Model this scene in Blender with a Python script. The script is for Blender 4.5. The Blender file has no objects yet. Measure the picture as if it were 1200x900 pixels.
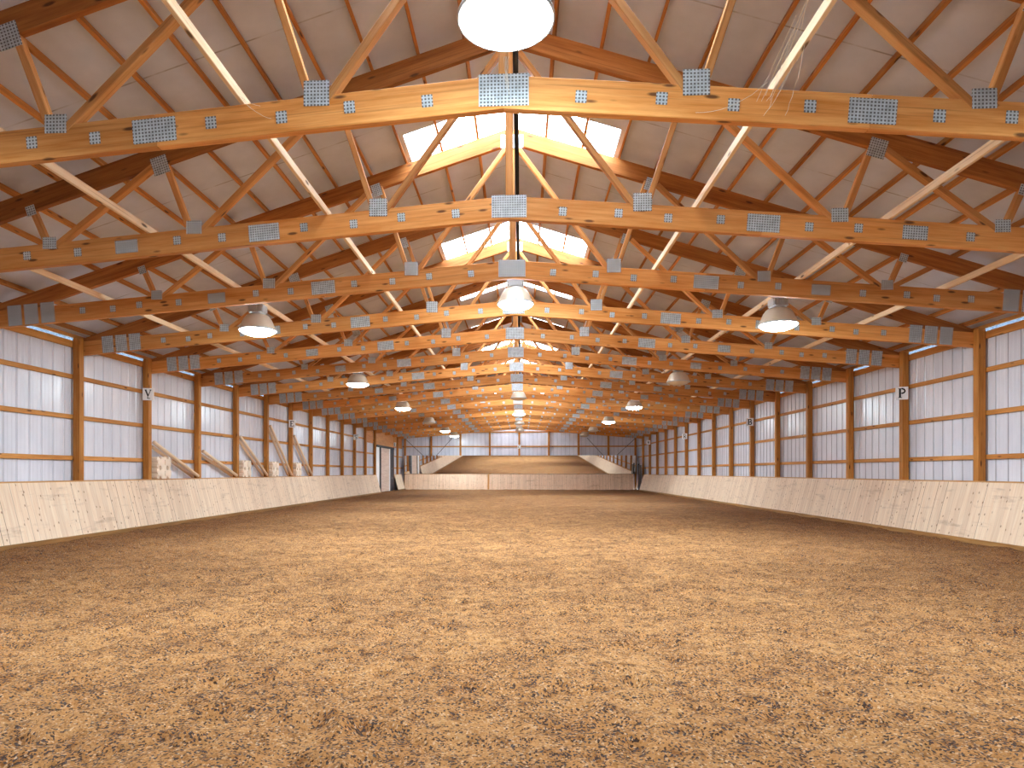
import bpy, bmesh, math, random
from mathutils import Vector, Matrix, noise

random.seed(7)
C = bpy.context.scene.collection
S = 2.44                     # bay spacing
W = 8.80                     # inner face of the wall posts
HC = 1.30                    # eye height
NT = 18                      # trusses in view
Y0 = 5.605                   # first truss
YP = 12.80                   # first wall post in view
END = 49.25                  # far wall posts
WSID = 8.99                  # siding plane
def zb(u): return 4.565 - .0825*abs(u)      # bottom chord centre line
def zt(u): return 6.720 - .318*abs(u)       # top chord centre line
ROOF_UP = .245
def zr(u): return zt(u) + ROOF_UP

# ---------------------------------------------------------------- materials
def srgb(r, g, b):
    f = lambda c: (c/255/12.92) if c/255 <= .04045 else ((c/255+.055)/1.055)**2.4
    return (f(r), f(g), f(b), 1)

class NT_:
    def __init__(s, name):
        s.m = bpy.data.materials.new(name); s.m.use_nodes = True
        s.t = s.m.node_tree; s.t.nodes.clear()
        s.out = s.n('ShaderNodeOutputMaterial')
    def n(s, t, **k):
        x = s.t.nodes.new(t)
        for a, v in k.items(): setattr(x, a, v)
        return x
    def l(s, a, b): s.t.links.new(a, b)
    def val(s, sock, v):
        if hasattr(v, 'is_output') or isinstance(v, bpy.types.NodeSocket): s.l(v, sock)
        else: sock.default_value = v
    def math(s, op, a, b=0., c=None, clamp=False):
        x = s.n('ShaderNodeMath', operation=op, use_clamp=clamp)
        s.val(x.inputs[0], a); s.val(x.inputs[1], b)
        if c is not None: s.val(x.inputs[2], c)
        return x.outputs[0]
    def mix(s, fac, a, b, mode='MIX'):
        x = s.n('ShaderNodeMix', data_type='RGBA', blend_type=mode)
        s.val(x.inputs['Factor'], fac); s.val(x.inputs[6], a); s.val(x.inputs[7], b)
        return x.outputs[2]
    def ramp(s, v, stops):
        x = s.n('ShaderNodeValToRGB'); s.l(v, x.inputs[0])
        e = x.color_ramp.elements
        while len(e) < len(stops): e.new(.5)
        for q, (p, c) in zip(e, stops): q.position = p; q.color = c if len(c) == 4 else (*c, 1)
        return x.outputs[0]
    def mr(s, v, a, b, c=0., d=1.):
        x = s.n('ShaderNodeMapRange'); s.l(v, x.inputs[0])
        for i, q in enumerate((a, b, c, d)): x.inputs[1+i].default_value = q
        return x.outputs[0]
    def noise(s, vec, scale, detail=4, rough=.6):
        x = s.n('ShaderNodeTexNoise'); s.l(vec, x.inputs['Vector'])
        x.inputs['Scale'].default_value = scale; x.inputs['Detail'].default_value = detail
        x.inputs['Roughness'].default_value = rough
        return x.outputs['Fac']
    def mapping(s, vec, scale=(1,1,1), loc=None):
        x = s.n('ShaderNodeVectorMath', operation='MULTIPLY'); s.l(vec, x.inputs[0]); x.inputs[1].default_value = scale
        r = x.outputs[0]
        if loc is not None:
            y = s.n('ShaderNodeVectorMath', operation='ADD'); s.l(r, y.inputs[0]); s.l(loc, y.inputs[1]); r = y.outputs[0]
        return r
    def obj(s): return s.n('ShaderNodeTexCoord').outputs['Object']
    def rnd(s): return s.n('ShaderNodeObjectInfo').outputs['Random']
    def bump(s, h, dist=.01, strength=.5):
        x = s.n('ShaderNodeBump'); s.l(h, x.inputs['Height'])
        x.inputs['Distance'].default_value = dist; x.inputs['Strength'].default_value = strength
        return x.outputs[0]
    def bsdf(s, col, rough=.6, metal=0., normal=None, spec=.4):
        b = s.n('ShaderNodeBsdfPrincipled')
        s.val(b.inputs['Base Color'], col); s.val(b.inputs['Roughness'], rough)
        s.val(b.inputs['Metallic'], metal); b.inputs['Specular IOR Level'].default_value = spec
        if normal is not None: s.l(normal, b.inputs['Normal'])
        s.l(b.outputs[0], s.out.inputs[0]); return b

def wood(name, light, dark, knot=True, vary=.35, rough=.6):
    """grain runs along local X"""
    k = NT_(name); o = k.obj(); r = k.rnd()
    off = k.n('ShaderNodeCombineXYZ'); k.l(k.math('MULTIPLY', r, 91.), off.inputs[0]); k.l(k.math('MULTIPLY', r, 37.), off.inputs[1])
    v = k.mapping(o, (1, 1, 1), off.outputs[0])
    g = k.noise(k.mapping(v, (1.3, 22, 22)), 1., 6, .65)
    g2 = k.noise(k.mapping(v, (.5, 5, 5)), 1., 3, .5)
    f = k.math('ADD', k.math('MULTIPLY', g, .6), k.math('MULTIPLY', g2, .4))
    col = k.mix(k.mr(f, .36, .64), light, dark)
    g3 = k.noise(k.mapping(v, (.7, 46, 46)), 1., 3, .6)
    deep = (dark[0]*.52, dark[1]*.42, dark[2]*.34, 1)
    col = k.mix(k.mr(g3, .56, .72, 0., .55), col, deep)
    if knot:
        vo = k.n('ShaderNodeTexVoronoi'); k.l(k.mapping(v, (2.2, 8, 8)), vo.inputs['Vector']); vo.inputs['Scale'].default_value = 1.
        kn = k.mr(vo.outputs['Distance'], .09, .17, 1., 0.)
        col = k.mix(k.math('MULTIPLY', kn, .85), col, srgb(66, 32, 12))
    br = k.math('ADD', k.math('MULTIPLY', r, vary), 1-vary*.5)
    cc = k.n('ShaderNodeVectorMath', operation='SCALE'); k.l(col, cc.inputs[0]); k.l(br, cc.inputs['Scale'])
    k.bsdf(cc.outputs[0], rough, 0, k.bump(g, .004, .35), .3)
    return k.m

def boards(name, light, dark, bw=.14, ridge=.5, stain=srgb(150, 118, 100)):
    """vertical boards: X runs along the wall, Y up the boards"""
    k = NT_(name); o = k.obj()
    sx = k.n('ShaderNodeSeparateXYZ'); k.l(o, sx.inputs[0])
    q = k.math('DIVIDE', sx.outputs[0], bw); fl = k.math('FLOOR', q); fr = k.math('SUBTRACT', q, fl)
    wn = k.n('ShaderNodeTexWhiteNoise', noise_dimensions='1D'); k.l(fl, wn.inputs['W'])
    off = k.n('ShaderNodeCombineXYZ'); k.l(k.math('MULTIPLY', wn.outputs['Value'], 40.), off.inputs[1])
    v = k.mapping(o, (1, 1, 1), off.outputs[0])
    g = k.noise(k.mapping(v, (26, 1.5, 1)), 1., 5, .6)
    col = k.mix(k.mr(g, .3, .72), light, dark)
    pal = k.ramp(wn.outputs['Value'], [(0, (.90, .87, .85)), (.3, (.98, .975, .97)), (1, (1.03, 1.03, 1.02))])
    col = k.mix(1., col, pal, 'MULTIPLY')
    vo = k.n('ShaderNodeTexVoronoi', voronoi_dimensions='2D'); k.l(k.mapping(v, (7., 4.5, 1)), vo.inputs['Vector']); vo.inputs['Scale'].default_value = 1.
    vs = k.n('ShaderNodeSeparateColor'); k.l(vo.outputs['Color'], vs.inputs[0])
    kn = k.math('MULTIPLY', k.mr(vo.outputs['Distance'], .06, .13, .75, 0.), k.math('LESS_THAN', vs.outputs[0], .42))
    col = k.mix(kn, col, srgb(128, 76, 50))
    # scuffs from hooves
    sc = k.noise(k.mapping(o, (.9, 5, 1)), 1., 5, .7)
    col = k.mix(k.mr(sc, .56, .74, 0., .55), col, stain)
    ed = k.math('MINIMUM', fr, k.math('SUBTRACT', 1., fr))
    wn2 = k.n('ShaderNodeTexWhiteNoise', noise_dimensions='1D'); k.l(k.math('ADD', k.math('ROUND', q), 77.3), wn2.inputs['W'])
    gap = k.math('MULTIPLY', k.mr(ed, .015, .065, 1., 0.), k.mr(wn2.outputs['Value'], .45, 1., .15, 1.))
    col = k.mix(gap, col, srgb(128, 86, 66))
    k.bsdf(col, .65, 0, k.bump(k.math('SUBTRACT', g, k.math('MULTIPLY', gap, 2.)), .006, .4), .25)
    return k.m

def flat(name, col, rough=.5, metal=0., spec=.4, nz=0.):
    k = NT_(name); o = k.obj()
    c = col
    if nz: c = k.mix(k.mr(k.noise(o, 9., 4), .3, .7, 0., nz), col, (col[0]*.45, col[1]*.45, col[2]*.45, 1))
    k.bsdf(c, rough, metal, None, spec); return k.m

def plate_mat():
    k = NT_('galvanised_nail_plate'); o = k.obj()
    sx = k.n('ShaderNodeSeparateXYZ'); k.l(o, sx.inputs[0])
    def cell(s, p):
        q = k.math('DIVIDE', s, p); return k.math('SUBTRACT', k.math('SUBTRACT', q, k.math('FLOOR', q)), .5)
    a = k.math('ABSOLUTE', cell(sx.outputs[0], .03)); b = k.math('ABSOLUTE', cell(sx.outputs[2], .03))
    d = k.math('MAXIMUM', a, b)
    hole = k.mr(d, .24, .30, 1., 0.)
    base = k.mix(k.mr(k.noise(o, 14., 3), .3, .7), srgb(214, 224, 230), srgb(176, 186, 192))
    col = k.mix(k.math('MULTIPLY', hole, .85), base, srgb(58, 54, 50))
    b_ = k.bsdf(col, .42, 0, k.bump(k.math('SUBTRACT', 1., hole), .004, .6), .6)
    k.l(k.math('MULTIPLY', k.math('SUBTRACT', 1., hole), .2), b_.inputs['Metallic'])
    return k.m

M = {}
M['truss'] = wood('truss_timber', srgb(228, 166, 98), srgb(194, 120, 48))
M['top'] = wood('shaded_top_chord_timber', srgb(182, 118, 58), srgb(136, 76, 26))  # darker than the other truss timber: roof shade put into its colour
M['web'] = wood('web_timber', srgb(216, 158, 96), srgb(180, 116, 54))
M['purlin'] = wood('purlin_timber', srgb(206, 142, 76), srgb(160, 96, 38))
M['brace'] = wood('brace_timber', srgb(250, 228, 196), srgb(234, 202, 160), vary=.15)
M['post'] = wood('post_timber', srgb(200, 138, 66), srgb(158, 96, 34), vary=.2)
M['girt'] = wood('girt_timber', srgb(214, 154, 84), srgb(178, 114, 52), vary=.2)
M['rail'] = wood('peeled_pole_timber', srgb(248, 228, 202), srgb(226, 192, 156), knot=False, vary=.12)
M['ply'] = wood('plywood_sheet', srgb(214, 150, 84), srgb(184, 118, 58), knot=False, vary=.1)
M['doorpanel'] = wood('pale_door_timber', srgb(232, 210, 196), srgb(208, 178, 160), knot=False, vary=.05)
M['kick'] = boards('kick_board_timber', srgb(240, 220, 196), srgb(226, 194, 164))
M['kickend'] = boards('far_kick_board_timber', srgb(244, 216, 190), srgb(224, 186, 154))
M['cap'] = wood('kick_cap_timber', srgb(214, 164, 108), srgb(184, 128, 74), knot=False)
M['sill'] = wood('kick_sill_timber', srgb(168, 122, 70), srgb(128, 88, 46), knot=False)
M['plate'] = plate_mat()
M['black'] = flat('black_painted_steel', srgb(24, 24, 28), .5)
M['navy'] = flat('dark_navy_door_leaf', srgb(38, 42, 54), .5)
M['rod'] = flat('dark_steel_rod', srgb(70, 66, 68), .45, .6)
M['white'] = flat('white_sign_board', srgb(253, 253, 255), .5)
M['ink'] = flat('black_letter', srgb(14, 14, 18), .6)
M['cream'] = flat('cream_plastic', srgb(250, 232, 212), .5, nz=.08)
M['reflector'] = flat('spun_lamp_reflector', srgb(214, 200, 180), .38, .25)
M['ballast'] = flat('grey_ballast_casting', srgb(196, 200, 204), .4, .3)
M['steel'] = flat('hook_steel', srgb(150, 152, 156), .35, .8)
M['cob'] = flat('dusty_cobweb', srgb(228, 220, 205), .9)
M['lensoff'] = flat('unlit_lamp_lens', srgb(225, 210, 185), .25)

def emis(name, col, st):
    k = NT_(name); e = k.n('ShaderNodeEmission'); e.inputs[0].default_value = col; e.inputs[1].default_value = st
    k.l(e.outputs[0], k.out.inputs[0]); return k.m
M['lens'] = emis('lit_lamp_lens', (.78, .93, 1, 1), 150.)

def siding():
    k = NT_('white_steel_siding'); o = k.obj()
    n = k.noise(k.mapping(o, (1.2, 1.2, .35)), 1.3, 4)
    sx = k.n('ShaderNodeSeparateXYZ'); k.l(o, sx.inputs[0])
    col = k.mix(k.mr(n, .35, .7), srgb(230, 232, 243), srgb(208, 211, 224))
    q = k.math('DIVIDE', sx.outputs[0], .305); fr = k.math('SUBTRACT', q, k.math('FLOOR', q))
    seam = k.mr(k.math('ABSOLUTE', k.math('SUBTRACT', fr, .5)), .462, .495, 0., .8)
    col = k.mix(seam, col, srgb(120, 120, 130))
    k.bsdf(col, .24, 0, None, .5); return k.m
M['siding'] = siding()

def ceil():
    k = NT_('white_roof_liner'); o = k.obj()
    sx = k.n('ShaderNodeSeparateXYZ'); k.l(o, sx.inputs[0])
    n = k.noise(o, 1.6, 5)
    col = k.mix(k.mr(n, .3, .75), srgb(212, 220, 240), srgb(192, 200, 220))
    q = k.math('DIVIDE', k.math('ADD', sx.outputs[1], .3), 1.22); fr = k.math('SUBTRACT', q, k.math('FLOOR', q))
    seam = k.mr(k.math('ABSOLUTE', k.math('SUBTRACT', fr, .5)), .488, .497, 0., 1.)
    br = k.mr(k.noise(k.mapping(o, (2.2, 1.1, 0)), 1., 3), .42, .6, .08, .6)
    col = k.mix(k.math('MULTIPLY', seam, br), col, srgb(96, 84, 78))
    k.bsdf(col, .75, 0, None, .2); return k.m
M['ceiling'] = ceil()

def sky_panel():
    k = NT_('clear_skylight_sheet')
    a = k.n('ShaderNodeBsdfTransparent'); a.inputs[0].default_value = (.95, .97, 1, 1)
    b = k.n('ShaderNodeBsdfGlossy'); b.inputs['Roughness'].default_value = .2
    m = k.n('ShaderNodeMixShader'); m.inputs[0].default_value = .05
    k.l(a.outputs[0], m.inputs[1]); k.l(b.outputs[0], m.inputs[2]); k.l(m.outputs[0], k.out.inputs[0]); return k.m
M['skylight'] = sky_panel()

def slit_panel():
    k = NT_('tinted_eave_strip')
    a = k.n('ShaderNodeBsdfTransparent'); a.inputs[0].default_value = (.222, .245, .25, 1)
    k.l(a.outputs[0], k.out.inputs[0]); return k.m
M['slit'] = slit_panel()

def mirror_mat():
    k = NT_('mirror_glass'); b = k.n('ShaderNodeBsdfGlossy'); b.inputs[0].default_value = (.9, .9, .88, 1); b.inputs['Roughness'].default_value = .01
    k.l(b.outputs[0], k.out.inputs[0]); return k.m
M['mirror'] = mirror_mat()

def sand():
    k = NT_('loose_sand_footing'); o = k.obj()
    big = k.noise(o, .35, 4, .55)
    mid = k.noise(o, 1.7, 5, .6)
    cl = k.noise(k.mapping(o, (1, 1, 0)), 8.5, 6, .7)
    fine = k.noise(k.mapping(o, (1, 1, 0)), 42., 4, .7)
    vo = k.n('ShaderNodeTexVoronoi'); k.l(k.mapping(o, (1, 1, 0)), vo.inputs['Vector']); vo.inputs['Scale'].default_value = 96.
    cs = k.n('ShaderNodeSeparateColor'); k.l(vo.outputs['Color'], cs.inputs[0])
    gr = cs.outputs[0]
    col = k.mix(k.mr(mid, .32, .7), srgb(226, 170, 112), srgb(200, 140, 82))
    col = k.mix(k.mr(big, .38, .68, 0., .4), col, srgb(186, 134, 82))
    col = k.mix(k.mr(cl, .49, .36, 0., .85), col, srgb(128, 82, 44))  # hollows between clods browned, crevice shade painted into the colour
    col = k.mix(k.mr(cl, .58, .72, 0., .6), col, srgb(242, 200, 148))
    sx = k.n('ShaderNodeSeparateXYZ'); k.l(o, sx.inputs[0])
    side_shade = k.math('ADD', k.math('ABSOLUTE', sx.outputs[0]), k.math('MULTIPLY', big, 2.))
    col = k.mix(k.mr(side_shade, 4.0, 8.4, 0., .78), col, srgb(128, 78, 36))     # weaker light toward the walls, painted as darker sand
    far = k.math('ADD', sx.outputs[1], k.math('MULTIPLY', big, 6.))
    col = k.mix(k.math('ADD', k.mr(far, 19., 36., 0., .62), k.mr(far, 10., 4.2, 0., .50)), col, srgb(132, 82, 40))   # light falloff at both ends, put into the sand colour
    # loose grains: pale ones, brown ones, and dark crumbs in patches, thickened in clod hollows as painted shade
    col = k.mix(k.mr(cs.outputs[1], .80, .95, 0., .32), col, srgb(250, 226, 196))
    col = k.mix(k.mr(cs.outputs[2], .70, .85, 0., .6), col, srgb(160, 108, 62))
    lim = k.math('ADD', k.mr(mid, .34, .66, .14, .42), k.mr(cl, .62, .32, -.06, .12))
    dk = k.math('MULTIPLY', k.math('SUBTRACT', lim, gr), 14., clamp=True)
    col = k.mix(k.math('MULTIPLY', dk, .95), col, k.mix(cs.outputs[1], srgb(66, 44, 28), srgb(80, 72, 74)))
    h = k.math('ADD', k.math('MULTIPLY', cl, 1.), k.math('ADD', k.math('MULTIPLY', fine, .4), k.math('MULTIPLY', gr, .10)))
    k.bsdf(col, .95, 0, k.bump(h, .07, .9), .1); return k.m
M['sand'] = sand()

# ---------------------------------------------------------------- helpers
def link(o, parent=None):
    C.objects.link(o)
    if parent is not None: o.parent = parent
    return o

def mesh_obj(name, bm, mat, parent=None, mw=None, smooth=False):
    me = bpy.data.meshes.new(name)
    bmesh.ops.recalc_face_normals(bm, faces=bm.faces[:])
    bm.to_mesh(me); bm.free()
    me.materials.append(M[mat])
    if smooth:
        for p in me.polygons: p.use_smooth = True
    o = bpy.data.objects.new(name, me); link(o, parent)
    if mw is not None: o.matrix_local = mw
    return o

def box_bm(x0, x1, y0, y1, z0, z1, bev=0., bm=None):
    new = bm is None
    if new: bm = bmesh.new()
    vs = [bm.verts.new((x, y, z)) for x in (x0, x1) for y in (y0, y1) for z in (z0, z1)]
    fs = [bm.faces.new([vs[i] for i in q]) for q in ((0,1,3,2),(4,6,7,5),(0,4,5,1),(2,3,7,6),(0,2,6,4),(1,5,7,3))]
    if bev and new: bmesh.ops.bevel(bm, geom=bm.edges[:], offset=bev, segments=1, affect='EDGES')
    return bm

def frame(p0, p1, up):
    p0 = Vector(p0); p1 = Vector(p1); x = (p1-p0).normalized(); up = Vector(up)
    y = up.cross(x).normalized(); z = x.cross(y)
    m = Matrix((x, y, z)).transposed().to_4x4(); m.translation = (p0+p1)/2
    return m, (p1-p0).length

def beam(name, p0, p1, wy, hz, mat, parent=None, up=(0, 0, 1), bev=.005):
    """a sawn timber from p0 to p1: local X is its length, hz its depth along up, wy its width"""
    m, L = frame(p0, p1, up)
    return mesh_obj(name, box_bm(-L/2, L/2, -wy/2, wy/2, -hz/2, hz/2, bev), mat, parent, m)

def tube_bm(pts, r, seg=10, bm=None, cap=True):
    bm = bm or bmesh.new(); rings = []
    pts = [Vector(p) for p in pts]
    for i, p in enumerate(pts):
        d = (pts[min(i+1, len(pts)-1)]-pts[max(i-1, 0)]).normalized()
        a = d.orthogonal().normalized() if abs(d.z) > .95 else Vector((0, 0, 1)).cross(d).normalized()
        b = d.cross(a)
        rr = r[i] if isinstance(r, (list, tuple)) else r
        rings.append([bm.verts.new(p+(a*math.cos(t)+b*math.sin(t))*rr) for t in [2*math.pi*j/seg for j in range(seg)]])
    for A, B in zip(rings, rings[1:]):
        for j in range(seg): bm.faces.new((A[j], A[(j+1) % seg], B[(j+1) % seg], B[j]))
    if cap: bm.faces.new(rings[0]); bm.faces.new(rings[-1])
    return bm

def lathe_bm(prof, seg=32, bm=None):
    bm = bm or bmesh.new(); rings = []
    for r, z in prof:
        if r < 1e-5: rings.append([bm.verts.new((0, 0, z))])
        else: rings.append([bm.verts.new((r*math.cos(2*math.pi*j/seg), r*math.sin(2*math.pi*j/seg), z)) for j in range(seg)])
    for A, B in zip(rings, rings[1:]):
        for j in range(seg):
            q = [A[j % len(A)], A[(j+1) % len(A)], B[(j+1) % len(B)], B[j % len(B)]]
            u = []
            for v in q:
                if v not in u: u.append(v)
            if len(u) > 2: bm.faces.new(u)
    return bm

def empty(name, loc, rz=0.):
    o = bpy.data.objects.new(name, None); C.objects.link(o)
    o.empty_display_size = .2; o.location = loc; o.rotation_euler = (0, 0, rz); return o

def tag(o, label, cat, group=None):
    o['label'] = label; o['category'] = cat
    if group: o['group'] = group
    return o
def struct(o): o['kind'] = 'structure'; return o

def copy_tree(o, parent=None):
    c = o.copy(); C.objects.link(c)
    if parent is not None:
        c.parent = parent
    for ch in list(o.children): copy_tree(ch, c)
    return c

ORD = ['', 'first', 'second', 'third', 'fourth', 'fifth', 'sixth', 'seventh', 'eighth', 'ninth', 'tenth', 'eleventh', 'twelfth',
       'thirteenth', 'fourteenth', 'fifteenth', 'sixteenth', 'seventeenth', 'eighteenth', 'nineteenth', 'twentieth']

# ---------------------------------------------------------------- ground
def build_floor():
    ys = [-1.3]; y = .6
    while y < 49.4: ys.append(y); y += max(.028, y*.0095)
    ys.append(49.4)
    nx = 400; xs = [-9.0+18.0*i/nx for i in range(nx+1)]
    verts = []; faces = []
    for y in ys:
        for x in xs:
            p = Vector((x, y, 0))
            z = .028*noise.noise(p*1.1)+.028*noise.noise(p*3.7+Vector((3, 1, 0)))
            if y < 20: z += .022*noise.noise(p*8.5)
            verts.append((x, y, z-.012))
    n = nx+1
    for i in range(len(ys)-1):
        for j in range(nx): faces.append((i*n+j, i*n+j+1, (i+1)*n+j+1, (i+1)*n+j))
    # hoof prints: a dip with a pushed-up lip
    import bisect
    rn = random.Random(11)
    for _ in range(2600):
        px, py = rn.uniform(-8.3, 8.3), .9+30*rn.random()**1.6
        a = rn.uniform(0, 6.28); d = rn.uniform(.015, .04); R = rn.uniform(.055, .095)
        i0, i1 = bisect.bisect(ys, py-.3), bisect.bisect(ys, py+.3)
        j0, j1 = bisect.bisect(xs, px-.3), bisect.bisect(xs, px+.3)
        for i in range(i0, i1):
            for j in range(j0, j1):
                q = i*n+j; x, y, z = verts[q]; dx, dy = x-px, y-py; rr = math.hypot(dx, dy)
                lip = max(0, (dx*math.cos(a)+dy*math.sin(a))/(rr+1e-4))
                verts[q] = (x, y, z-d*math.exp(-(rr/R)**2)+.55*d*lip*math.exp(-((rr-1.7*R)/(.5*R))**2))
    me = bpy.data.meshes.new('floor'); me.from_pydata(verts, [], faces); me.update()
    for p in me.polygons: p.use_smooth = True
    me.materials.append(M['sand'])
    o = bpy.data.objects.new('floor', me); link(o); struct(o)
build_floor()

# ---------------------------------------------------------------- walls
def siding_mesh(name, length, top, mw, zlo=-.2, rib=.305):
    """ribbed sheet: local X along the wall, Z up, ribs towards +Y; top(x) gives the top edge"""
    prof = []; x = 0.
    while x < length-1e-6:
        for dx, d in ((0., .016), (.012, .016), (.026, 0.), (.105, 0.), (.113, .004), (.121, 0.), (.205, 0.), (.213, .004), (.221, 0.), (.291, 0.)):
            if x+dx < length: prof.append((x+dx, d))
        x += rib
    prof.append((length, 0.))
    bm = bmesh.new(); a = []; b = []
    for x, d in prof:
        a.append(bm.verts.new((x, d, zlo))); b.append(bm.verts.new((x, d, top(x))))
    for i in range(len(prof)-1): bm.faces.new((a[i], a[i+1], b[i+1], b[i]))
    return struct(mesh_obj(name, bm, 'siding', None, mw))

YB = -1.2
LEN = END+.2-YB
SLIT0 = 3.985
# left wall: ribs towards +X ; local X -> +Y reversed so that +Y(local) faces inside
mL = Matrix(((0, 1, 0, -WSID), (-1, 0, 0, END+.2), (0, 0, 1, 0), (0, 0, 0, 1)))
mR = Matrix(((0, -1, 0, WSID), (1, 0, 0, YB), (0, 0, 1, 0), (0, 0, 0, 1)))
mE = Matrix(((-1, 0, 0, WSID), (0, -1, 0, END+.19), (0, 0, 1, 0), (0, 0, 0, 1)))
mB = Matrix(((1, 0, 0, -WSID), (0, 1, 0, YB), (0, 0, 1, 0), (0, 0, 0, 1)))
siding_mesh('wall_left', LEN, lambda x: SLIT0-.03, mL)
siding_mesh('wall_right', LEN, lambda x: SLIT0-.03, mR)
siding_mesh('wall_far', 2*WSID, lambda x: zr(x-WSID), mE)
siding_mesh('wall_back', 2*WSID, lambda x: zr(x-WSID), mB)

# ---------------------------------------------------------------- roof
SK = [(4.95, 6.15), (9.81, 11.0), (14.55, 15.75), (18.2, 19.4), (23.05, 24.25), (27.2, 29.2), (32.3, 33.6), (37.6, 38.7), (42.5, 43.5), (47.2, 48.2)]
SU0, SU1 = .05, 1.65
def build_roof():
    bm = bmesh.new()
    ycuts = [YB]
    for a, b in SK: ycuts += [a, b]
    ycuts.append(END+.25)
    for s in (-1, 1):
        for i in range(len(ycuts)-1):
            hole = i % 2 == 1
            for u0, u1 in ((0, SU0), (SU0, SU1), (SU1, 9.35)):
                if hole and u0 == SU0: continue
                q = [bm.verts.new((s*u, y, zr(u))) for u, y in ((u0, ycuts[i]), (u1, ycuts[i]), (u1, ycuts[i+1]), (u0, ycuts[i+1]))]
                bm.faces.new(q)
    bmesh.ops.remove_doubles(bm, verts=bm.verts[:], dist=1e-4)
    struct(mesh_obj('ceiling', bm, 'ceiling'))
build_roof()
k = 0
for i, (a, b) in enumerate(SK):
    for s, side in ((-1, 'left'), (1, 'right')):
        k += 1
        bm = bmesh.new()
        q = [bm.verts.new((s*u, y, zr(u)+.01)) for u, y in ((SU0-.02, a-.02), (SU1+.02, a-.02), (SU1+.02, b+.02), (SU0-.02, b+.02))]
        bm.faces.new(q)
        o = struct(mesh_obj('window_%d' % k, bm, 'skylight'))
        bm = bmesh.new()
        cs = [(SU0, a), (SU1, a), (SU1, b), (SU0, b)]
        for (u0, y0), (u1, y1) in zip(cs, cs[1:]+cs[:1]):
            q = [bm.verts.new(p) for p in ((s*u0, y0, zr(u0)-.012), (s*u1, y1, zr(u1)-.012), (s*u1, y1, zr(u1)+.03), (s*u0, y0, zr(u0)+.03))]
            bm.faces.new(q)
        mesh_obj('window_frame', bm, 'ceiling', o)

k += 1
for s, side in ((-1, 'left'), (1, 'right')):
    bm = box_bm(s*WSID-.004, s*WSID+.004, YB, END+.2, SLIT0-.05, 4.14)
    struct(mesh_obj('window_%d' % k, bm, 'slit')); k += 1
# purlins along the roof
PD = .582
for s, side in ((-1, 'left'), (1, 'right')):
    up = Vector((s*.318, 0, 1)).normalized()
    for k in range(1, 16):
        u = PD*k-.02
        z = zr(u)-.049
        o = beam('roof_purlin', (s*u, YB+.02, z), (s*u, END+.17, z), .038, .089, 'purlin', None, up, .003)
        tag(o, f'thin timber purlin along the {side} roof slope, {ORD[k]} down from the ridge', 'purlin', f'roof purlins on the {side} slope')
# eave boards above the daylight slit
for s, side in ((-1, 'left'), (1, 'right')):
    z = zr(8.97)-.045
    o = beam('eave_board', (s*8.965, YB+.02, z), (s*8.965, END+.17, z), .04, .07, 'girt', None, (0, 0, 1), .003)
    tag(o, f'timber eave board above the daylight slit at the top of the {side} wall', 'board')

# ---------------------------------------------------------------- posts and girts
def post(x, y, z1, label, grp, b=.14):
    o = beam('wall_post', (x, y, 0), (x, y, z1), b, b, 'post', None, (0, 1, 0), .006)
    return tag(o, label, 'post', grp)
zpost = zr(8.94)-.10
k = 0
for m in range(0, 15):
    y = YP+S*m
    if m in (12, 13): continue
    k += 1
    post(-(W+.07), y, zpost, f'square timber post on the left wall, {ORD[k]} in view from the near end', 'left wall posts')
post(-(W+.07), 45.35, zpost, 'square timber post on the left wall at the far side of the dark doorway', 'left wall posts')
k = 0
for m in range(0, 15):
    k += 1
    post(W+.07, YP+S*m, zpost, f'square timber post on the right wall, {ORD[k]} in view from the near end', 'right wall posts')
for j in range(1, 8):
    x = -8.96+2.24*j
    post(x, END+.07, zr(x)-.12, f'timber post on the far end wall, {ORD[j]} from the left corner', 'far wall posts')
for s, side in ((-1, 'left'), (1, 'right')):
    post(s*8.74, END+.07, zr(8.83)-.13, f'timber corner post of the far wall at its {side} end', 'far wall posts')
GZ = ((3.235, 'top'), (2.42, 'middle'), (1.585, 'bottom'))
for s, side in ((-1, 'left'), (1, 'right')):
    for z, w in GZ:
        o = beam('wall_girt', (s*(W+.16), YB+.05, z), (s*(W+.16), END+.13, z), .037, .089, 'girt', None, (0, 0, 1), .003)
        tag(o, f'long horizontal timber girt behind the {side} wall posts, the {w} of three', 'girt', f'{side} wall girts')
    o = beam('wall_girt', (s*(W+.16), YB+.05, 3.895), (s*(W+.16), END+.13, 3.895), .037, .14, 'girt', None, (0, 0, 1), .003)
    tag(o, f'deep timber header board at the top of the {side} wall under the daylight slit', 'girt', f'{side} wall girts')
for z, lb in ((3.235, 'horizontal timber girt across the far wall just above the mirror'), (4.34, 'timber header across the top of the far wall')):
    o = beam('wall_girt', (-8.92, END+.155, z), (8.92, END+.155, z), .03, .10, 'girt', None, (0, 0, 1), .003)
    tag(o, lb, 'girt', 'far wall girts')

# steel bracing on the far wall
for (xa, za, xb, zb_, lb) in ((-8.80, 3.90, -6.85, 2.1, 'thin dark steel brace rod at the left corner of the far wall'),
                             (-5.1, 3.88, -6.72, 2.1, 'thin dark steel brace rod leaning toward the left corner from the second far post'),
                             (8.80, 3.90, 6.85, 2.1, 'thin dark steel brace rod at the right corner of the far wall'),
                             (5.1, 3.88, 6.72, 2.1, 'thin dark steel brace rod leaning toward the right corner under the lamp')):
    y = END-.017
    o = mesh_obj('brace_rod', tube_bm([(xa, y, za), (xb, y, zb_)], .018, 8), 'rod')
    tag(o, lb, 'rod', 'far wall brace rods')

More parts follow.
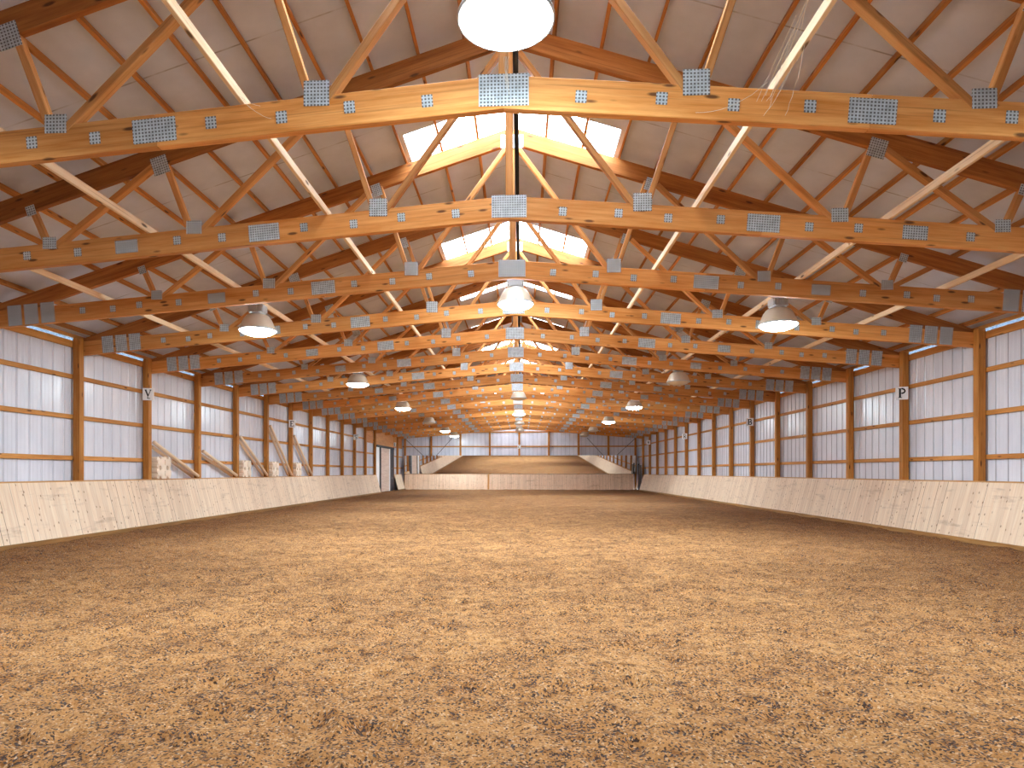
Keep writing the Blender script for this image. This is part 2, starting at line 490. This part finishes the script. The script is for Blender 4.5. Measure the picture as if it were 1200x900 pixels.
# ---------------------------------------------------------------- trusses
def truss():
    root = empty('roof_truss', (0, Y0, 0))
    P = root
    H = .286; TH = .08
    def v(x, z, y=0.): return (x, y, z)
    def sb(nm, a, b, w, h, mat, up=(0, 0, 1)): return beam(nm, a, b, w, h, mat, P, up, .006)
    def plate(nm, x, z, w, h, ang=0., y=-TH/2-.002):
        m = Matrix.Translation((x, y, z)) @ Matrix.Rotation(-ang, 4, 'Y')
        return mesh_obj(nm, box_bm(-w/2, w/2, -.003, .003, -h/2, h/2), 'plate', P, m)
    for s in (-1, 1):
        # chords, pieced at the splice plate
        sb('bottom_chord', v(0, zb(0)), v(s*3.07, zb(3.07)), TH, H, 'truss')
        sb('bottom_chord', v(s*3.07, zb(3.07)), v(s*8.93, zb(8.93)), TH, H, 'truss')
        sb('top_chord', v(0, zt(0)), v(s*8.93, zt(8.93)), TH-.006, .25, 'top')
        def lo(u): return (s*u, 0, zb(u)+.10)
        def hi(u): return (s*u, 0, zt(u)-.10)
        B1, B2, B3 = 5.87, 3.98, 1.63
        T1, T2, T3 = 6.12, 4.42, 2.2
        for a, b in ((lo(B1+.03), hi(T1)), (lo(B1-.06), hi(T2+.1)), (lo(B2+.05), hi(T2-.05)), (lo(B2-.08), hi(T3+.12)),
                     (lo(B3+.05), hi(T3-.06)), (lo(B3-.08), (s*.07, 0, zt(0)-.16))):
            sb('web', a, b, TH-.012, .089, 'web', (0, 1, 0))
        tl = -s*math.atan(.0825)
        tt = -s*math.atan(.318)
        for u, w, h, dz in ((3.08, .39, .21, 0.), (4.86, .29, .165, .0)):
            plate('splice_plate', s*u, zb(u)+dz, w, h, tl)
        for u, w, h, dz in ((B3, .225, .22, .165), (B2, .20, .165, .155), (B1, .18, .15, .145)):
            plate('gusset_plate', s*u, zb(u)+dz, w, h, 0)
        for u, w, h, dz in ((T3, .16, .20, -.14), (T2, .21, .23, -.13), (T1, .12, .13, -.13)):
            plate('gusset_plate', s*u, zt(u)+dz, w, h, tt)
        for q in range(3):
            u = 7.74+q*.285
            plate('heel_plate', s*u, zb(u)+.035, .235, .34, tl)
        for i, u in enumerate((.66, 1.34, 1.94, 2.57, 3.62, 4.2, 5.50, 6.17, 6.62, 7.14)):
            plate('nail_plate', s*u, zb(u)+(.012 if i % 2 else -.01), .096, .105, tl)
    sb('king_post', v(0, zb(0)+.13), v(0, zt(0)-.1), TH-.012, .089, 'web', (1, 0, 0))
    plate('gusset_plate', 0, zb(0)+.012, .43, .275)
    plate('ridge_plate', 0, zt(0)-.10, .36, .22)
    return root
T0 = truss()
for n in range(NT):
    o = T0 if n == 0 else copy_tree(T0)
    o.location = (0, Y0+S*n, 0)
    lb = ('timber scissor roof truss with steel plates, nearest to the camera' if n == 0 else
          'timber scissor roof truss with steel plates, last one before the far wall' if n == NT-1 else
          f'timber scissor roof truss with steel plates, {ORD[n+1]} from the camera')
    tag(o, lb, 'truss', 'roof trusses')

# boards running the length of the hall on top of the bottom chords
for u, nm in ((2.29, 'nearest the ridge'), (4.575, 'second from the ridge'), (6.78, 'nearest the wall')):
    for s, side in ((-1, 'left'), (1, 'right')):
        z = zb(u)+.143+.047
        o = beam('lateral_brace', (s*u, Y0-2.3, z), (s*u, Y0+S*(NT-1)+.3, z), .04, .089, 'brace', None, (0, 0, 1), .004)
        tag(o, f'pale timber lateral brace lying across the trusses on the {side}, {nm}', 'brace', 'lateral braces')
zc = 4.90
o = mesh_obj('conduit_pipe', tube_bm([(.10, Y0-2.4, zc), (.10, END+.1, zc)], .024, 10), 'black', smooth=True)
tag(o, 'thin dark conduit pipe running under the ridge along the truss centres', 'pipe')
o = beam('lamp_rail', (-.03, Y0-2.4, zb(0)+.2), (-.03, END+.1, zb(0)+.2), .04, .07, 'purlin', None, (0, 0, 1), .003) if False else None

# ---------------------------------------------------------------- lamps
def make_lamp(lit):
    """hangs with its rim at z = 0"""
    root = empty('high_bay_lamp', (0, 0, 0))
    prof = [(.325, 0.), (.318, .02), (.285, .10), (.245, .19), (.20, .25), (.155, .272), (.125, .278), (.125, .27), (.15, .265), (.195, .242), (.238, .183), (.278, .095), (.312, .008)]
    mesh_obj('reflector', lathe_bm(prof, 36), 'reflector', root, smooth=True)
    mesh_obj('rim', lathe_bm([(.322, .014), (.335, .008), (.335, -.012), (.318, -.016), (.31, 0.)], 36), 'ballast', root, smooth=True)
    mesh_obj('lens', lathe_bm([(.315, .002), (.30, -.028), (.25, -.062), (.17, -.088), (.08, -.099), (0, -.102)], 32), 'lens' if lit else 'lensoff', root, smooth=True)
    bm = lathe_bm([(0, .262), (.12, .262), (.125, .285), (.095, .30), (.0, .30)], 24)
    mesh_obj('collar', bm, 'ballast', root, smooth=True)
    bm = box_bm(-.15, .15, -.10, .10, .296, .455, .026)
    b = mesh_obj('ballast_housing', bm, 'ballast', root)
    for q in range(-3, 4):
        pass
    bm = bmesh.new()
    for q in range(-3, 4): box_bm(q*.034-.005, q*.034+.005, -.116, -.098, .32, .435, 0, bm)
    mesh_obj('cooling_fins', bm, 'ballast', b)
    pts = [(0, 0, .44), (0, 0, .475)] + [(.025*math.sin(t), 0, .50-.025*math.cos(t)) for t in [i*math.pi/5 for i in range(0, 9)]]
    mesh_obj('hook', tube_bm(pts, .008, 8), 'steel', root, smooth=True)
    return root
LIT = make_lamp(True); UNLIT = make_lamp(False)
used = {True: False, False: False}
def place_lamp(x, y, z, lit, label, grp):
    src = LIT if lit else UNLIT
    if not used[lit]: o = src; used[lit] = True
    else: o = copy_tree(src)
    o.location = (x, y, z); tag(o, label, 'lamp', grp)
    return o
rowY = [11.55, 18.75, 26.0, 33.5, 40.6, 46.2]
litL = [1, 1, 1, 0, 1, 1]; litR = [1, 0, 1, 1, 0, 0]
for i, y in enumerate(rowY):
    for s, side, lt in ((-1, 'left', litL), (1, 'right', litR)):
        st = 'lit' if lt[i] else 'unlit'
        place_lamp(s*4.627, y, 3.87, bool(lt[i]), f'{st} high-bay lamp in the {side} row, {ORD[i+1]} from the camera', f'{side} row lamps')
for i, (y, z, l) in enumerate(((4.45, 4.41, 1), (11.75, 4.34, 1), (26.4, 4.30, 0), (33.6, 4.30, 1), (40.6, 4.30, 0), (46.3, 4.22, 0))):
    st = 'lit' if l else 'unlit'
    nm = 'biggest, at the top of the photo' if i == 0 else f'{ORD[i+1]} from the camera'
    place_lamp(0.045, y, z, bool(l), f'{st} high-bay lamp in the centre row, {nm}', 'centre row lamps')
for s, side in ((-1, 'left'), (1, 'right')):  # unseen lamps continuing the side rows, added to brighten the near trusses
    place_lamp(s*4.627, 4.25, 3.87, True, f'lit high-bay lamp in the {side} row level with the biggest lamp, added out of view', f'{side} row lamps')

# ---------------------------------------------------------------- kick walls
KT = 1.10; KO = .28
def kick(name_label, side, ya, yb, base_y=None, mat='kick'):
    """sloping board lining along a side wall from ya to yb"""
    s = -1 if side == 'left' else 1
    root = empty('kick_wall', (s*(W-.02), (ya+yb)/2, 0))
    L = yb-ya; sl = math.hypot(KT, KO)
    # local X along +Y world for right wall, reversed for left so that the face looks inside
    xdir = Vector((0, 1, 0)); ydir = Vector((s*KO, 0, KT)).normalized(); zdir = xdir.cross(ydir)
    m = Matrix((xdir, ydir, zdir)).transposed().to_4x4()
    m.translation = Vector((-s*KO, -L/2, 0))
    mesh_obj('plank_panel', box_bm(0, L, -.02, sl, -.02, .02), mat, root, m)
    beam('top_cap', (s*.075, -L/2, KT+.012), (s*.075, L/2, KT+.012), .19, .032, 'cap', root, (0, 0, 1), .004)
    beam('bottom_sill', (-s*(KO+.035), -L/2, .02), (-s*(KO+.035), L/2, .02), .045, .09, 'sill', root, (0, 0, 1), .006)
    return tag(root, name_label, 'wall lining', 'kick walls')
kick('long sloping pale plank kick wall under the left wall, from the camera to the doorway', 'left', -.9, 39.62)
kick('short sloping pale plank kick wall beyond the left doorway', 'left', 45.3, 47.95)
kick('long sloping pale plank kick wall under the right wall', 'right', -.9, 46.25)

def end_kick(label, x0, x1, yb, dirn, mat):
    """kick wall across an end; dirn = -1 faces the camera"""
    root = empty('kick_wall', ((x0+x1)/2, yb, 0)); L = x1-x0; ko = .22; sl = math.hypot(KT+.02, ko)
    xdir = Vector((1, 0, 0)); ydir = Vector((0, -dirn*ko, KT+.02)).normalized(); zdir = xdir.cross(ydir)
    m = Matrix((xdir, ydir, zdir)).transposed().to_4x4(); m.translation = Vector((-L/2, 0, 0))
    mesh_obj('plank_panel', box_bm(0, L, -.02, sl, -.02, .02), mat, root, m)
    beam('top_cap', (-L/2, -dirn*(ko+.05), KT+.035), (L/2, -dirn*(ko+.05), KT+.035), .16, .03, 'cap', root, (0, 0, 1), .004)
    return tag(root, label, 'wall lining', 'kick walls'), root
ek, r = end_kick('low reddish plank kick wall across the far end under the mirror', -8.55, 8.40, 48.0, -1, 'kickend')
x = -2.28
ydir = Vector((0, .22, 1.12)).normalized()
beam('pale_board', (x, -.03, .0), (x, .22-.025, 1.12), .02, .13, 'ply', r, (1, 0, 0), .003).location.x += (8.55-8.40)/2

# black panels standing in for the dark gap at the far right corner with the raw end of the kick wall
g = empty('dark_gap_fill', (8.62, 46.95, 0))
mesh_obj('gap_fill_panel', box_bm(-.02, .02, -.62, .30, .0, 1.78, .008), 'black', g)
mesh_obj('gap_fill_edge_panel', box_bm(-.04, .04, .30, .38, .0, 1.9, .008), 'black', g)
tag(g, 'narrow black panel standing in for the dark gap at the far right corner', 'gap stand-in')
o = kick('narrow slanted plank end piece between the dark gap and the far kick wall', 'right', 47.35, 47.95)

# ---------------------------------------------------------------- mirror on the far kick wall
mr = empty('arena_mirror', (0, 48.32, 1.165))
mr.rotation_euler = (math.radians(2.2), 0, 0)
mh = 1.36; mw2 = 8.62
mesh_obj('mirror_glass', box_bm(-mw2, mw2, -.006, .006, 0, mh), 'mirror', mr)
mesh_obj('backing_board', box_bm(-mw2, mw2, .008, .03, 0, mh), 'ply', mr)
tag(mr, 'wide tilted wall mirror standing on the far kick wall, reflecting the sand', 'mirror')

# ---------------------------------------------------------------- left doorway
d = empty('door_1', (-(W+.12), 42.45, 0)); struct(d)
def dbox(nm, ya, yb, x0, x1, z0, z1, mat, par=d, grain='y'):
    L = yb-ya
    if grain == 'y':
        m = Matrix(((0, 1, 0, 0), (1, 0, 0, (ya+yb)/2-42.45), (0, 0, 1, 0), (0, 0, 0, 1)))
        return mesh_obj(nm, box_bm(-L/2, L/2, x0, x1, z0, z1, .004), mat, par, m)
    m = Matrix.Translation((0, (ya+yb)/2-42.45, 0)) @ Matrix.Rotation(-math.pi/2, 4, 'Y')
    return mesh_obj(nm, box_bm(z0, z1, x0, x1, -L/2, L/2, .004), mat, par, m)
dbox('door_frame', 39.75, 40.75, .05, .09, .0, 2.86, 'white')
dbox('door_frame', 40.8, 41.15, .06, .12, .0, 2.92, 'black')
dbox('door_panel', 41.1, 43.75, .05, .10, .03, 2.88, 'doorpanel')
dbox('door_frame', 43.72, 43.92, .06, .13, .0, 2.92, 'white')
dl = dbox('door_leaf', 43.92, 45.2, .06, .14, .0, 2.90, 'navy')
for z in (.85, 1.5):
    mesh_obj('door_handle', box_bm(.13, .17, 1.9, 1.98, z, z+.06, .01), 'steel', d)
dbox('door_header', 39.7, 45.25, .04, .16, 2.86, 3.0, 'black')

def ply(ya, yb, z0, z1, x, label):
    o = mesh_obj('plywood_panel', box_bm(-(yb-ya)/2, (yb-ya)/2, -.009, .009, -(z1-z0)/2, (z1-z0)/2, .002), 'ply', None,
                 Matrix(((0, 1, 0, x), (1, 0, 0, (ya+yb)/2), (0, 0, 1, (z0+z1)/2), (0, 0, 0, 1))))
    return tag(o, label, 'panel', 'plywood panels')
ply(39.65, 45.1, 2.93, 3.98, -(W-.012), 'wide plywood panel above the left doorway')
ply(37.35, 39.42, 3.05, 3.80, -(W+.1315), 'small plywood panel high in the bay before the left doorway')
ply(45.45, 46.75, 3.05, 3.80, -(W+.1315), 'small plywood panel high in the bay just past the left doorway')
ply(46.95, 49.0, 3.05, 3.80, -(W+.1315), 'small plywood panel in the last bay before the far left corner')

# ---------------------------------------------------------------- letter signs
def arc(cx, cy, rx, ry, a0, a1, n=10):
    return [(cx+rx*math.cos(math.radians(a0+(a1-a0)*i/n)), cy+ry*math.sin(math.radians(a0+(a1-a0)*i/n))) for i in range(n+1)]
K, N_ = .21, .10     # thick and thin strokes
GL = {
 'V': [([(.12, 1), (.5, .28)], K), ([(.88, 1), (.5, .28)], N_), ([(0, 1), (.3, 1)], N_), ([(.7, 1), (1, 1)], N_), ([(.44, .28), (.44, .02)], N_), ([(.36, .0), (.78, .0)], N_)],
 'P': [([(.22, 1), (.22, 0)], K+.05), ([(0, 0), (.48, 0)], N_), ([(0, 1), (.5, 1)], N_), (arc(.45, .74, .42, .26, 90, -90), K), ([(.25, .48), (.45, .48)], N_)],
 'B': [([(.22, 1), (.22, 0)], K+.03), ([(0, 0), (.5, 0)], N_), ([(0, 1), (.5, 1)], N_), (arc(.45, .76, .33, .24, 90, -90), K), ([(.22, .52), (.5, .52)], N_), (arc(.48, .26, .4, .26, 90, -90), K)],
 'E': [([(.22, 1), (.22, 0)], K+.03), ([(0, 0), (.85, 0)], N_+.03), ([(0, 1), (.85, 1)], N_+.03), ([(.22, .52), (.65, .52)], N_+.02), ([(.84, 1), (.84, .78)], N_), ([(.86, 0), (.86, .24)], N_)],
 'S': [(arc(.5, .75, .34, .25, 20, 270), K-.03), (arc(.5, .25, .36, .25, 90, -160), K-.03)],
 'H': [([(.2, 1), (.2, 0)], K), ([(.8, 1), (.8, 0)], K), ([(.2, .52), (.8, .52)], N_), ([(.02, 1), (.38, 1)], N_), ([(.62, 1), (.98, 1)], N_), ([(.02, 0), (.38, 0)], N_), ([(.62, 0), (.98, 0)], N_)],
 'R': [([(.22, 1), (.22, 0)], K), ([(0, 0), (.45, 0)], N_), ([(0, 1), (.45, 1)], N_), (arc(.45, .74, .38, .26, 90, -90), K), ([(.22, .48), (.45, .48)], N_), ([(.5, .48), (.88, 0)], K), ([(.8, 0), (1, 0)], N_)],
 'M': [([(.15, 1), (.15, 0)], N_), ([(.85, 1), (.85, 0)], K), ([(.15, 1), (.5, .2)], K), ([(.5, .2), (.85, 1)], N_), ([(0, 0), (.3, 0)], N_), ([(.7, 0), (1, 0)], N_)],
 'C': [(arc(.55, .5, .45, .5, 45, 315, 16), K-.02)],
}
def letter_bm(ch, w, h, y):
    bm = bmesh.new()
    for pts, t in GL[ch]:
        P = [Vector(((a-.5)*w, (b-.5)*h)) for a, b in pts]
        rows = []
        for i, p in enumerate(P):
            dd = (P[min(i+1, len(P)-1)]-P[max(i-1, 0)]).normalized(); nn = Vector((-dd.y, dd.x))*t*w*.5
            e = dd*t*w*.1*(-1 if i == 0 else 1 if i == len(P)-1 else 0)
            rows.append((p+nn+e, p-nn+e))
        vv = [[bm.verts.new((q.x, yy, q.y)) for q in r for yy in (y, y-.004)] for r in rows]
        for a, b in zip(vv, vv[1:]):
            bm.faces.new((a[0], b[0], b[2], a[2])); bm.faces.new((a[1], a[3], b[3], b[1]))
            bm.faces.new((a[0], a[1], b[1], b[0])); bm.faces.new((a[2], b[2], b[3], a[3]))
        bm.faces.new((vv[0][0], vv[0][2], vv[0][3], vv[0][1])); bm.faces.new((vv[-1][0], vv[-1][1], vv[-1][3], vv[-1][2]))
    return bm
def sign(ch, x, y, z, rz, where):
    o = empty('letter_sign', (x, y, z), rz)
    mesh_obj('sign_board', box_bm(-.125, .125, -.012, .012, -.145, .145, .003), 'white', o)
    mesh_obj('letter', letter_bm(ch, .15, .20, -.0125), 'ink', o)
    tag(o, f'small white sign with black letter {ch} {where}', 'sign', 'arena letter signs')
ZS = 3.18
yf = lambda m: YP+S*m-.07-.03
sign('V', -(W-.03), yf(1)-.03, 3.16, math.radians(14), 'on the second left wall post')
sign('E', -(W-.03), yf(5)-.03, ZS, math.radians(14), 'on a left wall post above the leaning poles')
sign('S', -(W-.03), yf(9)-.03, ZS, math.radians(14), 'on a left wall post before the doorway')
sign('H', -(W-.03), 45.22, 3.22, math.radians(14), 'on the post beyond the left doorway')
sign('P', W-.05, yf(1)-.03, 3.08, math.radians(-14), 'on the second right wall post')
sign('B', W-.05, yf(5)-.03, ZS, math.radians(-14), 'on a right wall post halfway down the hall')
sign('R', W-.05, yf(9)-.03, ZS, math.radians(-14), 'on a right wall post toward the far end')
sign('M', W-.05, yf(13)-.03, 3.3, math.radians(-14), 'on a right wall post near the far corner')
sign('C', 0, END-.04, 3.2, 0, 'on the centre post of the far wall')

# ---------------------------------------------------------------- poles and jump blocks on the left ledge
ZL = KT+.03
def pole(bay, y0, z0, y1, z1, x, r, label):
    p0 = Vector((x, y0, z0)); p1 = Vector((x+.0, y1, z1))
    m, L = frame(p0, p1, (1, 0, 0))
    o = mesh_obj('jump_pole', tube_bm([(-L/2, 0, 0), (-L/2+.01, 0, 0), (L/2-.01, 0, 0), (L/2, 0, 0)], [r*.8, r, r, r*.8], 14), 'rail', None, m, True)
    tag(o, label, 'pole', 'jump poles leaning on the left ledge')
BAY = {1: (2.02, 'first'), 2: (1.88, 'second'), 3: (2.42, 'third'), 4: (2.95, 'fourth'), 5: (2.72, 'fifth')}
for b, (zt_, nm) in BAY.items():
    ya = YP+S*b+.12; yb = YP+S*(b+1)-.16
    pole(b, ya, zt_, yb, ZL+.055, -(W-.02), .048, f'round pale jump pole leaning on the left ledge, front one of the {nm} pair')
    pole(b, ya+.1, zt_-.10, yb-.12, ZL+.05, -(W+.085), .045, f'round pale jump pole leaning on the left ledge, rear one of the {nm} pair')

def block_mesh():
    """cream block with cup notches; length along Y, sits on z = 0"""
    w, h = .62, .27; r = .058
    def side(z, sgn, xs):
        pts = []
        for cx in xs:
            pts += [(cx-sgn*r*math.cos(t)*1., z-(1 if z > 0 else -1)*r*math.sin(t)) for t in [math.pi*i/8 for i in range(9)]]
        return pts
    top = []
    for cx in (-.16, .16): top += [(cx+r*-math.cos(math.pi*i/8), h-r*math.sin(math.pi*i/8)) for i in range(9)]
    bot = []
    for cx in (.16, -.16): bot += [(cx+r*math.cos(math.pi*i/8), r*math.sin(math.pi*i/8)) for i in range(9)]
    e = .035
    out = [(-w/2+e, 0), (-w/2, e), (-w/2, h*.38), (-w/2+.03, h*.5), (-w/2, h*.62), (-w/2, h-e), (-w/2+e, h)]+top+[(w/2-e, h), (w/2, h-e), (w/2, h*.62), (w/2-.03, h*.5), (w/2, h*.38), (w/2, e), (w/2-e, 0)]+bot
    bm = bmesh.new()
    vs = [bm.verts.new((-.085, a, b)) for a, b in out]
    f = bm.faces.new(vs)
    g = bmesh.ops.extrude_face_region(bm, geom=[f])
    bmesh.ops.translate(bm, verts=[v for v in g['geom'] if isinstance(v, bmesh.types.BMVert)], vec=(.17, 0, 0))
    bmesh.ops.triangulate(bm, faces=[q for q in bm.faces if len(q.verts) > 4])
    return bm
def make_block():
    o = empty('jump_block', (0, 0, 0))
    mesh_obj('block_body', block_mesh(), 'cream', o)
    bm = bmesh.new()
    for y in (-.165, .165):
        for z in (.135,): box_bm(.084, .104, y-.125, y+.125, .072, .198, 0, bm)
    mesh_obj('raised_panels', bm, 'cream', o)
    return o
blk = None
for b, nm in ((1, 'first'), (3, 'third'), (4, 'fourth'), (5, 'fifth')):
    for lev, ln in ((0, 'lower'), (1, 'upper')):
        if blk is None: blk = o = make_block()
        else: o = copy_tree(blk)
        o.location = (-(W-.005), YP+S*b+.45, ZL+.0+lev*.271)
        tag(o, f'cream plastic jump block on the left ledge, {ln} one by the {nm} pole pair', 'block', 'stacked jump blocks')

# ---------------------------------------------------------------- cobwebs on the nearest truss
def strands(label, pts_list, r=.0016):
    bm = bmesh.new()
    for pts in pts_list: tube_bm(pts, r, 5, bm)
    o = mesh_obj('cobweb', bm, 'cob'); tag(o, label, 'cobweb', 'cobwebs on the nearest truss'); return o
random.seed(3)
def hang(x0, y0, z0, x1, y1, z1, sag, n=9):
    out = []
    for i in range(n+1):
        t = i/n
        out.append((x0+(x1-x0)*t+random.uniform(-.006, .006), y0+(y1-y0)*t, z0+(z1-z0)*t-sag*4*t*(1-t)))
    return out
yf0 = Y0-.055
L1 = []
for i in range(9):
    x0 = 2.28+random.uniform(-.02, .05); z0 = zb(2.29)+.16+random.uniform(.02, .36)
    x1 = 2.2+random.uniform(-.18, .22)
    L1.append(hang(x0, yf0-.12-random.uniform(0, .5), z0+.0, x1, yf0, zb(x1)-.02+random.uniform(-.08, .12), random.uniform(-.03, .08)))
L1.append(hang(2.2, yf0-.05, zb(2.2)+.16, 1.62, yf0, zb(1.62)-.1, .07))
strands('dusty cobweb strands hanging from the right brace over the nearest truss', L1)
strands('single dusty cobweb thread at the left brace on the nearest truss', [hang(-2.3, yf0-.1, zb(2.3)+.2, -2.02, yf0, zb(2.02)-.02, .05), hang(-2.28, yf0-.08, zb(2.3)+.17, -2.12, yf0, zb(2.12)+.1, .02)])
strands('cobweb wisp on the centre plate of the nearest truss', [hang(.02+random.uniform(-.02, .02), yf0-.03, zb(0)+.27, .03+random.uniform(-.03, .03), yf0-.002, zb(0)+random.uniform(-.06, .08), .01) for i in range(6)])

# ---------------------------------------------------------------- camera, world
F = 760.; TH = .0492; VPX = 610.8; HY = 553.0
cam = bpy.data.cameras.new('camera'); co = bpy.data.objects.new('camera', cam); C.objects.link(co)
cam.sensor_fit = 'HORIZONTAL'; cam.sensor_width = 36; cam.lens = F/1200*36
pcx = VPX-F*math.tan(TH)
cam.shift_x = (600-pcx)/1200; cam.shift_y = (HY-450)/1200
cam.clip_start = .05; cam.clip_end = 300
co.location = (.15, 0, HC); co.rotation_euler = (math.pi/2, 0, TH)
bpy.context.scene.camera = co

w = bpy.data.worlds.new('overcast_sky'); bpy.context.scene.world = w; w.use_nodes = True
bg = w.node_tree.nodes['Background']; bg.inputs[0].default_value = (.86, .94, 1., 1); bg.inputs[1].default_value = 18.0
sc = bpy.context.scene
sc.view_settings.view_transform = 'Standard'
sc.view_settings.exposure = 0.5
sc.cycles.diffuse_bounces = 6
sc.cycles.max_bounces = 12
sc.cycles.sample_clamp_indirect = 8
